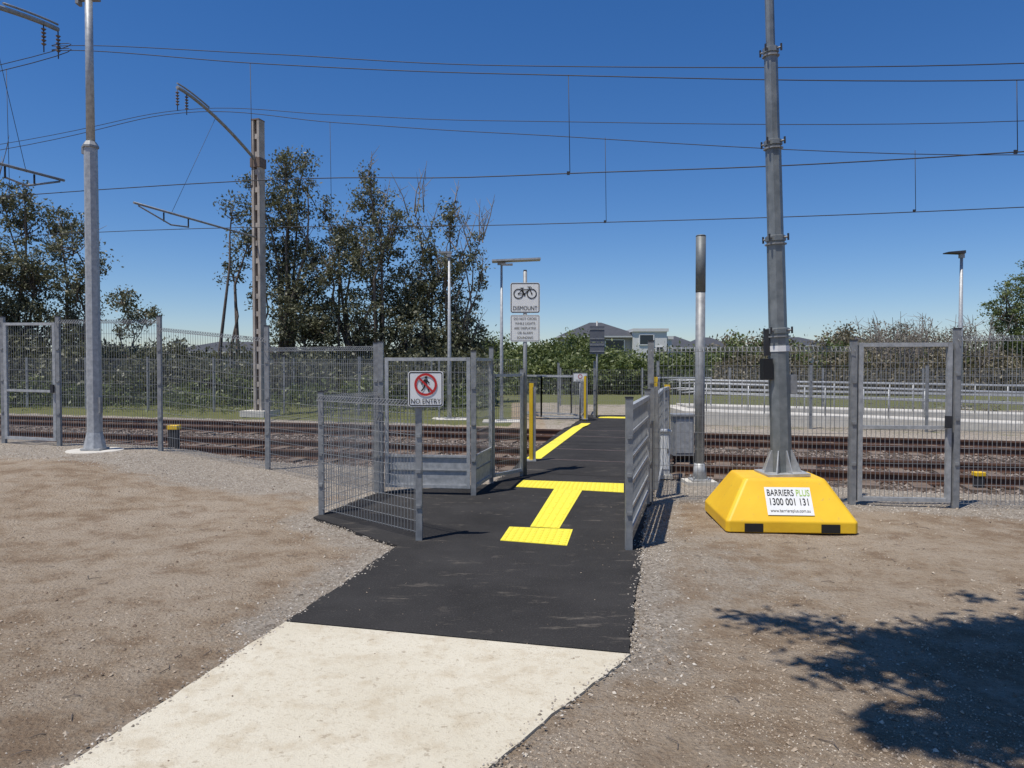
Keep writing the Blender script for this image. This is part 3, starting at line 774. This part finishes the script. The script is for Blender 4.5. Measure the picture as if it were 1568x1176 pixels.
# ---------------------------------------------------------------- foliage
def leaves(name,blobs,mat,leaf=.16,clumps=22,per=45,cr=.38,parent=None,asp=.5,fill=2.0,want_pts=False):
    C=[]
    for b in blobs:
        x,y,z,rx,ry,rz=b[:6]; dens=b[6] if len(b)>6 else 1
        n=max(2,int(clumps*dens*(rx*ry*rz)**(2/3.)))
        d=rng.normal(size=(n,3)); d/=np.linalg.norm(d,axis=1)[:,None]
        rr_=rng.uniform(0,1,n)**(1/fill)
        C.append(np.stack([x+d[:,0]*rx*rr_,y+d[:,1]*ry*rr_,z+d[:,2]*rz*rr_],1))
    C=np.concatenate(C); n=len(C)
    size=rng.uniform(.55,1.35,n); P=np.repeat(C,per,0); sz=np.repeat(size,per)
    off=rng.normal(size=(len(P),3))*np.array([1,1,.75])*cr*sz[:,None]*.62
    P=P+off
    a=rng.normal(size=P.shape); a/=np.linalg.norm(a,axis=1)[:,None]
    b_=rng.normal(size=P.shape); b_-=a*(a*b_).sum(1)[:,None]; b_/=np.linalg.norm(b_,axis=1)[:,None]
    l=leaf*rng.uniform(.6,1.4,len(P))[:,None]
    v=np.stack([P-a*l*.5,P+b_*l*asp*.5,P+a*l*.5,P-b_*l*asp*.5],1).reshape(-1,3)
    Fq=np.arange(len(v)).reshape(-1,4)
    sh=np.clip(np.repeat(rng.uniform(0,.7,n),per)+rng.uniform(0,.35,len(P)),0,1)
    o=fast_mesh(name,v,Fq,mat,faceattr={'shade':sh},parent=parent)
    return (o,C) if want_pts else o
def jit(a): return Vector((random.uniform(-a,a),random.uniform(-a,a),random.uniform(-a,a)))
def tree(name,base,blobs,mat='leaf',trunk=.2,leaf=.14,clumps=30,per=44,cr=.29,bare=0,bark='bark',trunks=None,fill=2.2):
    e=empty(name)
    o,C=leaves('crown',blobs,mat,leaf,clumps,per,cr,parent=e,fill=fill,want_pts=True)
    mb=MB(); bases=trunks or [base]
    for i,b in enumerate(blobs):
        bc=Vector(b[:3]); bs=Vector(min(bases,key=lambda q:abs(q[0]-bc[0])))+Vector((random.uniform(-.25,.25),random.uniform(-.25,.25),0))
        m1=bs.lerp(bc,.33)+jit(.5); m1.x=bs.x+(m1.x-bs.x)*.5; m2=bs.lerp(bc,.7)+jit(.5)
        k_=min(1,.45+.5*b[5]/1.6)
        q1=bs.lerp(m1,.5)+jit(.15); m3=m2.lerp(bc,.5)+jit(.2)
        mb.tube([bs-Vector((0,0,.2)),q1,m1,m2,m3,bc,bc+Vector((0,0,b[5]*.6))+jit(.3)],[trunk*k_,trunk*.8*k_,trunk*.6*k_,trunk*.38*k_,trunk*.28*k_,trunk*.18*k_,.01],bark,7)
    for c in C[::2]:
        cv=Vector(c); bb_=min(blobs,key=lambda q:(Vector(q[:3])-cv).length); bc=Vector(bb_[:3])
        st=bc-Vector((0,0,bb_[5]*random.uniform(.1,.7)))
        mb.tube([st,st.lerp(cv,.5)+jit(.15),cv],[.03,.02,.008],bark,5,caps=False)
    for _ in range(bare):
        b=random.choice(blobs); bc=Vector(b[:3]); p=bc+jit(b[3]*.5); q=p+Vector((random.uniform(-.8,.8),random.uniform(-.8,.8),random.uniform(1.0,2.2)))
        mb.tube([p,p.lerp(q,.5)+jit(.15),q],[.035,.022,.008],'barkpale',5,caps=False)
        for _k in range(4):
            s_=p.lerp(q,random.uniform(.3,.8)); mb.tube([s_,s_+Vector((random.uniform(-.5,.5),random.uniform(-.4,.4),random.uniform(.2,.7)))],[.016,.005],'barkpale',4,caps=False)
    mb.build('trunk',e); return e
def B(x,z,r,y,d=1,rz=None): return (x,y+random.uniform(-.8,.8),z,r,r,rz or r*1.05,d)
D=33
tree('casuarina_tree',None,[B(-10.1,10.3,.95,D),B(-11.1,8.9,1.15,D),B(-9.8,8.5,1.2,D),B(-11.9,7.2,1.0,D,.8),B(-10.4,6.8,1.4,D),B(-11.2,5.3,1.0,D,.6),B(-9.7,5.0,1.4,D),B(-9.2,3.4,1.6,D),B(-12.2,8.3,.6,D,.7),B(-9.4,11.0,.45,D),B(-8.9,6.6,.8,D,.6),B(-12.6,5.8,.7,D,.6),B(-9.0,9.6,.5,D,.7)],
     trunks=[(-12.6,D,0),(-10.2,D,0)],trunk=.2,bare=4)
tree('casuarina_tree',None,[B(-6.3,8.9,1.0,D+1),B(-7.7,7.9,1.0,D+1),B(-5.4,7.3,1.2,D),B(-8.0,6.0,1.3,D),B(-6.2,5.6,1.5,D+.5),B(-4.7,4.9,1.4,D),B(-8.7,3.7,1.5,D),B(-6.8,3.2,1.9,D),B(-6.2,9.8,.45,D),B(-8.4,8.7,.45,D,.8),B(-6.9,7.0,1.1,D,.8),B(-4.9,2.7,1.8,D)],
     trunks=[(-7.4,D,0),(-6,D,0)],trunk=.18,bare=10)
tree('casuarina_tree',None,[B(-2.7,8.0,.8,D,.8),B(-4.0,7.0,1.0,D,.5),B(-2.1,6.4,.9,D,.8),B(-3.7,5.2,1.4,D,.75),B(-2.5,4.2,1.2,D,.9),B(-4.3,8.3,.7,D,.25),B(-3.9,3.0,1.8,D),B(-1.9,2.6,1.2,D),B(-1.4,7.2,.4,D,.6),B(-3.0,6.0,1.0,D,.7),B(-2.6,2.0,1.5,D),B(-1.5,5.2,.6,D,.6)],
     trunks=[(-3.6,D,0),(-2.8,D,0)],trunk=.15,bare=36)
D=32
tree('casuarina_tree',None,[B(-21.4,8.0,1.1,D),B(-19.9,7.6,1.0,D,.9),B(-22.3,6.4,1.5,D),B(-18.8,6.9,.9,D,.8),B(-20.5,5.7,1.5,D),B(-18.5,5.2,1.1,D,.8),B(-21.8,4.3,1.7,D),B(-19.4,3.9,1.4,D,.8),B(-23.8,7.6,1.5,D),B(-24.5,4.8,2,D),B(-17.8,6.0,.6,D,.7),B(-20.5,8.8,.5,D),B(-22.4,9.0,.7,D,.9),B(-21,3,1.6,D),B(-18.8,2.6,1.3,D)],
     trunks=[(-21.5,D,0),(-19,D,0),(-24,D,0)],trunk=.16,bare=8)
tree('small_tree',None,[B(-18.6,5.0,.75,36,.9),B(-19.1,4.0,.9,36,.8),B(-18.0,4.1,.7,36,.8)],trunks=[(-18.6,36,0)],trunk=.1)
tree('pine_tree',None,[B(31.5,6.6,1.6,45),B(30.0,5.0,1.3,45,.8),B(32.5,4.6,2.2,45),B(29.6,6.0,.7,45,.5),B(31,3,2,45)],trunks=[(32,45,0)],trunk=.25,mat='leafg')
# shrub masses
def band(x0,x1,y,zt,r,n,dy=2.5):
    out=[]
    for i in range(n):
        x=x0+(x1-x0)*(i+random.random())/n; rr_=r*random.uniform(.7,1.25); z=zt*random.uniform(.72,1.0)-rr_*.7
        out.append((x,y+random.uniform(-dy,dy),max(z,.2),rr_*1.25,rr_,rr_*.95)); 
        out.append((x+random.uniform(-1,1),y-1,zt*.25,rr_*1.3,rr_,rr_*.9))
    return out
leaves('shrubs',band(-32,-14,31.5,2.7,1.25,15)+band(-15,-1,31.5,2.3,1.2,12),'leaf',.18,18,45,.42)
leaves('shrubs',band(-13,-1,29.0,1.2,.75,11,.9)+band(-28,-13,30,1.3,.8,13,1.0),'leafg',.16,18,45,.35)
leaves('shrubs',band(-4,5,50,3.6,1.6,9)+band(5,17,50,2.7,1.3,13)+band(-1.5,11,44,2.5,1.3,12),'leafg',.22,15,45,.5)
leaves('shrubs',band(13,36,47,3.2,1.4,20),'leafg',.22,13,42,.5)
leaves('shrubs',band(12,30,43,2.7,1.1,18),'leafdry',.2,11,36,.5)
leaves('distant_trees',band(-75,75,95,3.9,2.4,46),'leaf',.5,9,40,.9)
leaves('distant_trees',band(20,42,70,4.8,1.8,14),'leafdry',.3,8,36,.8)
leaves('grass_tufts',[(x,random.uniform(21.4,28)-S*x,.12,.6,.5,.16) for x in np.random.default_rng(3).uniform(-22,-1,140)],'leafg',.16,26,16,.3,asp=.16)
leaves('grass_tufts',[(x,random.uniform(26,31)-S*x,.12,.6,.5,.18) for x in np.random.default_rng(4).uniform(5,26,70)],'leafdry',.16,24,14,.3,asp=.16)
mb=MB()
for i in range(26):
    x=random.uniform(21,28); y=random.uniform(42,46)
    for k_ in range(5):
        p=Vector((x,y,0)); q=p+Vector((random.uniform(-1.4,1.4),random.uniform(-1,1),random.uniform(3.0,4.7)))
        mb.tube([p,p.lerp(q,.5)+jit(.3),q],[.05,.03,.01],'barkpale',4,caps=False)
        for _ in range(6):
            s_=p.lerp(q,random.uniform(.5,.95)); mb.tube([s_,s_+Vector((random.uniform(-.8,.8),random.uniform(-.6,.6),random.uniform(.1,.7)))],[.016,.006],'barkpale',4,caps=False)
mb.build('bare_shrubs')
leaves('bare_shrub_foliage',[(x,44,3.4,1.0,.9,.9) for x in (21.5,23,24.3,25.6,27)],'leafdry',.14,12,34,.4)

# shade tree beside the viewer (casts the dappled shadow)
sb=[(.65,2.75,5.0,.42,.32,.25,8),(1.45,2.95,5.1,.65,.34,.3,8),(.80,2.15,5.0,.45,.36,.25,8),(1.5,2.3,5.1,.6,.42,.3,8),(2.35,3.0,5.2,.7,.42,.3,6),(2.2,3.75,5.2,.65,.12,.15,3),(1.1,2.55,5.05,.6,.4,.3,6),(.5,1.75,5.0,.5,.2,.2,6),
   (.02,3.2,5.0,.34,.12,.12,3.6),(.1,2.45,5.0,.25,.12,.12,3.6),(.05,1.85,5.0,.28,.12,.15,4.5),(1.2,1.5,5.1,.6,.3,.2,5),(2.2,2.0,5.3,.8,.5,.4,3),(3.2,2.2,5.5,1.0,.9,.6,2),(3.6,.8,5.6,1.4,1.2,.8,1.2),(4.4,2.9,5.8,1.3,.8,.8,1.2)]
tree('shade_tree',None,[(b[0]+.33,b[1]+.28)+b[2:] for b in sb],
     trunks=[(5.9,-1.4,0)],trunk=.2,leaf=.10,clumps=60,per=46,cr=.17)

# ---------------------------------------------------------------- houses
M['rooft']=simple('roof_tile',(.07,.072,.08),(.045,.047,.053),.7,0,3)
M['wallw']=simple('render_white',(.72,.71,.68),(.66,.65,.62),.8)
M['wallg']=simple('render_grey',(.38,.37,.35),(.32,.31,.29),.8)
M['glass']=simple('window_glass',(.03,.04,.05),None,.15)
def house(x,y,w,d,he,hr,k,wins,rz=0,flat=False):
    e=empty('house',(x,y,0),(0,0,rz)); mb=MB(); mb.box((0,0,he/2),(w,d,he),k); mb.build('walls',e)
    mb=MB(); o=.45
    if flat: mb.box((0,0,he+.15),(w+.3,d+.3,.3),k)
    else:
        a,b=w/2+o,d/2+o; rl=max(w/2-d/2,.6)
        v=[(-a,-b,he),(a,-b,he),(a,b,he),(-a,b,he),(-rl,0,hr),(rl,0,hr)]
        for f in ((0,1,5,4),(1,2,5),(2,3,4,5),(3,0,4),(3,2,1,0)): mb.face([v[i] for i in f],'rooft')
        for p,q in ((0,1),(1,2),(2,3),(3,0)): mb.beam((v[p][0],v[p][1],he-.1),(v[q][0],v[q][1],he-.1),.12,.16,'cab')
    mb.build('roof',e); mb=MB()
    for (wx,wz,ww,wh) in wins:
        mb.box((wx,-d/2-.02,wz),(ww,.06,wh),'glass'); 
        for s_ in (-1,1): mb.box((wx+s_*(ww/2+.05),-d/2-.03,wz),(.09,.1,wh+.1),'white'); mb.box((wx,-d/2-.03,wz+s_*(wh/2+.05)),(ww-.02,.1,.08),'white')
    mb.build('windows',e)
house(8.8,78,7.4,8,4.65,6.2,'wallg',[(-2,3.7,1.6,1),(1.5,3.7,1.8,1)])
house(13.6,76,3.2,7,5.0,0,'wallw',[(-.4,4.2,1.3,.9),(.9,3.2,.6,.5)],flat=True)
house(15.2,77,1.6,6,4.3,0,'wallw',[(0,3.5,.8,.7)],flat=True)
house(18.4,86,5.2,8,3.7,5.1,'wallw',[(-1.2,3.1,1.2,.8),(1.2,3.1,1.2,.8)])
house(32,84,5,8,3.9,4.9,'wallw',[(-1.2,3.4,1.2,.8),(1,3.4,1.2,.8)])
house(38.5,84,4,8,3.8,5.0,'wallw',[(0,3.3,1.6,.8)])
house(23.5,90,5,7,3.8,5.1,'wallg',[(0,3.4,1.6,.8)])
house(-33,88,12,8,3.3,4.5,'wallg',[(-3,2.8,1.8,.7),(2,2.8,1.8,.7)])
# twigs and litter
mb=MB()
for _ in range(110):
    y=random.uniform(3,8); x=random.uniform(-.7,.7)*y
    if not off_path(np.array([x]),np.array([y]))[0]: continue
    a=random.uniform(0,6.28); l=random.uniform(.03,.12); z=Gz(x,y)+.006
    mb.tube([(x,y,z),(x+l*.5*math.cos(a)+.01,y+l*.5*math.sin(a),z+.006),(x+l*math.cos(a+.3),y+l*math.sin(a+.3),z)],[.0025,.0025,.0015],'bark',4)
mb.build('twigs')

# ---------------------------------------------------------------- light, sky, camera
el=R(70); ax,ay=-.75,-.66; nrm=math.hypot(ax,ay); ax/=nrm; ay/=nrm
sv=Vector((ax*math.cos(el),ay*math.cos(el),math.sin(el)))
sl=bpy.data.lights.new('sun','SUN'); sl.energy=4.8; sl.angle=R(.53); sl.color=(1,.955,.885)
so=bpy.data.objects.new('sun',sl); so.rotation_euler=sv.to_track_quat('Z','Y').to_euler(); coll.objects.link(so)
w=bpy.data.worlds.new('World'); scene.world=w; w.use_nodes=True; nt=w.node_tree
bg=nt.nodes['Background']; sky=nt.nodes.new('ShaderNodeTexSky'); sky.sky_type='NISHITA'; sky.sun_disc=False
sky.sun_elevation=el; sky.sun_rotation=math.atan2(ax,ay)%(2*math.pi); sky.air_density=1.0; sky.dust_density=.03; sky.ozone_density=3.4; sky.altitude=0
hs=nt.nodes.new('ShaderNodeHueSaturation'); hs.inputs['Saturation'].default_value=1.28; hs.inputs['Value'].default_value=1.0
nt.links.new(sky.outputs[0],hs.inputs['Color'])
tint=mix(nt,1.0,hs.outputs[0],(.93,.97,1.17),'MULTIPLY')
nt.links.new(tint,bg.inputs[0]); bg.inputs[1].default_value=.09
cam=bpy.data.cameras.new('camera'); cam.sensor_width=36; cam.lens=25.94; cam.clip_end=5000; cam.clip_start=.05
co_=bpy.data.objects.new('camera',cam); co_.location=(0,0,1.65); co_.rotation_euler=(R(90-1.42),0,0); coll.objects.link(co_); scene.camera=co_
scene.view_settings.view_transform='Standard'; scene.view_settings.look='None'; scene.view_settings.exposure=0
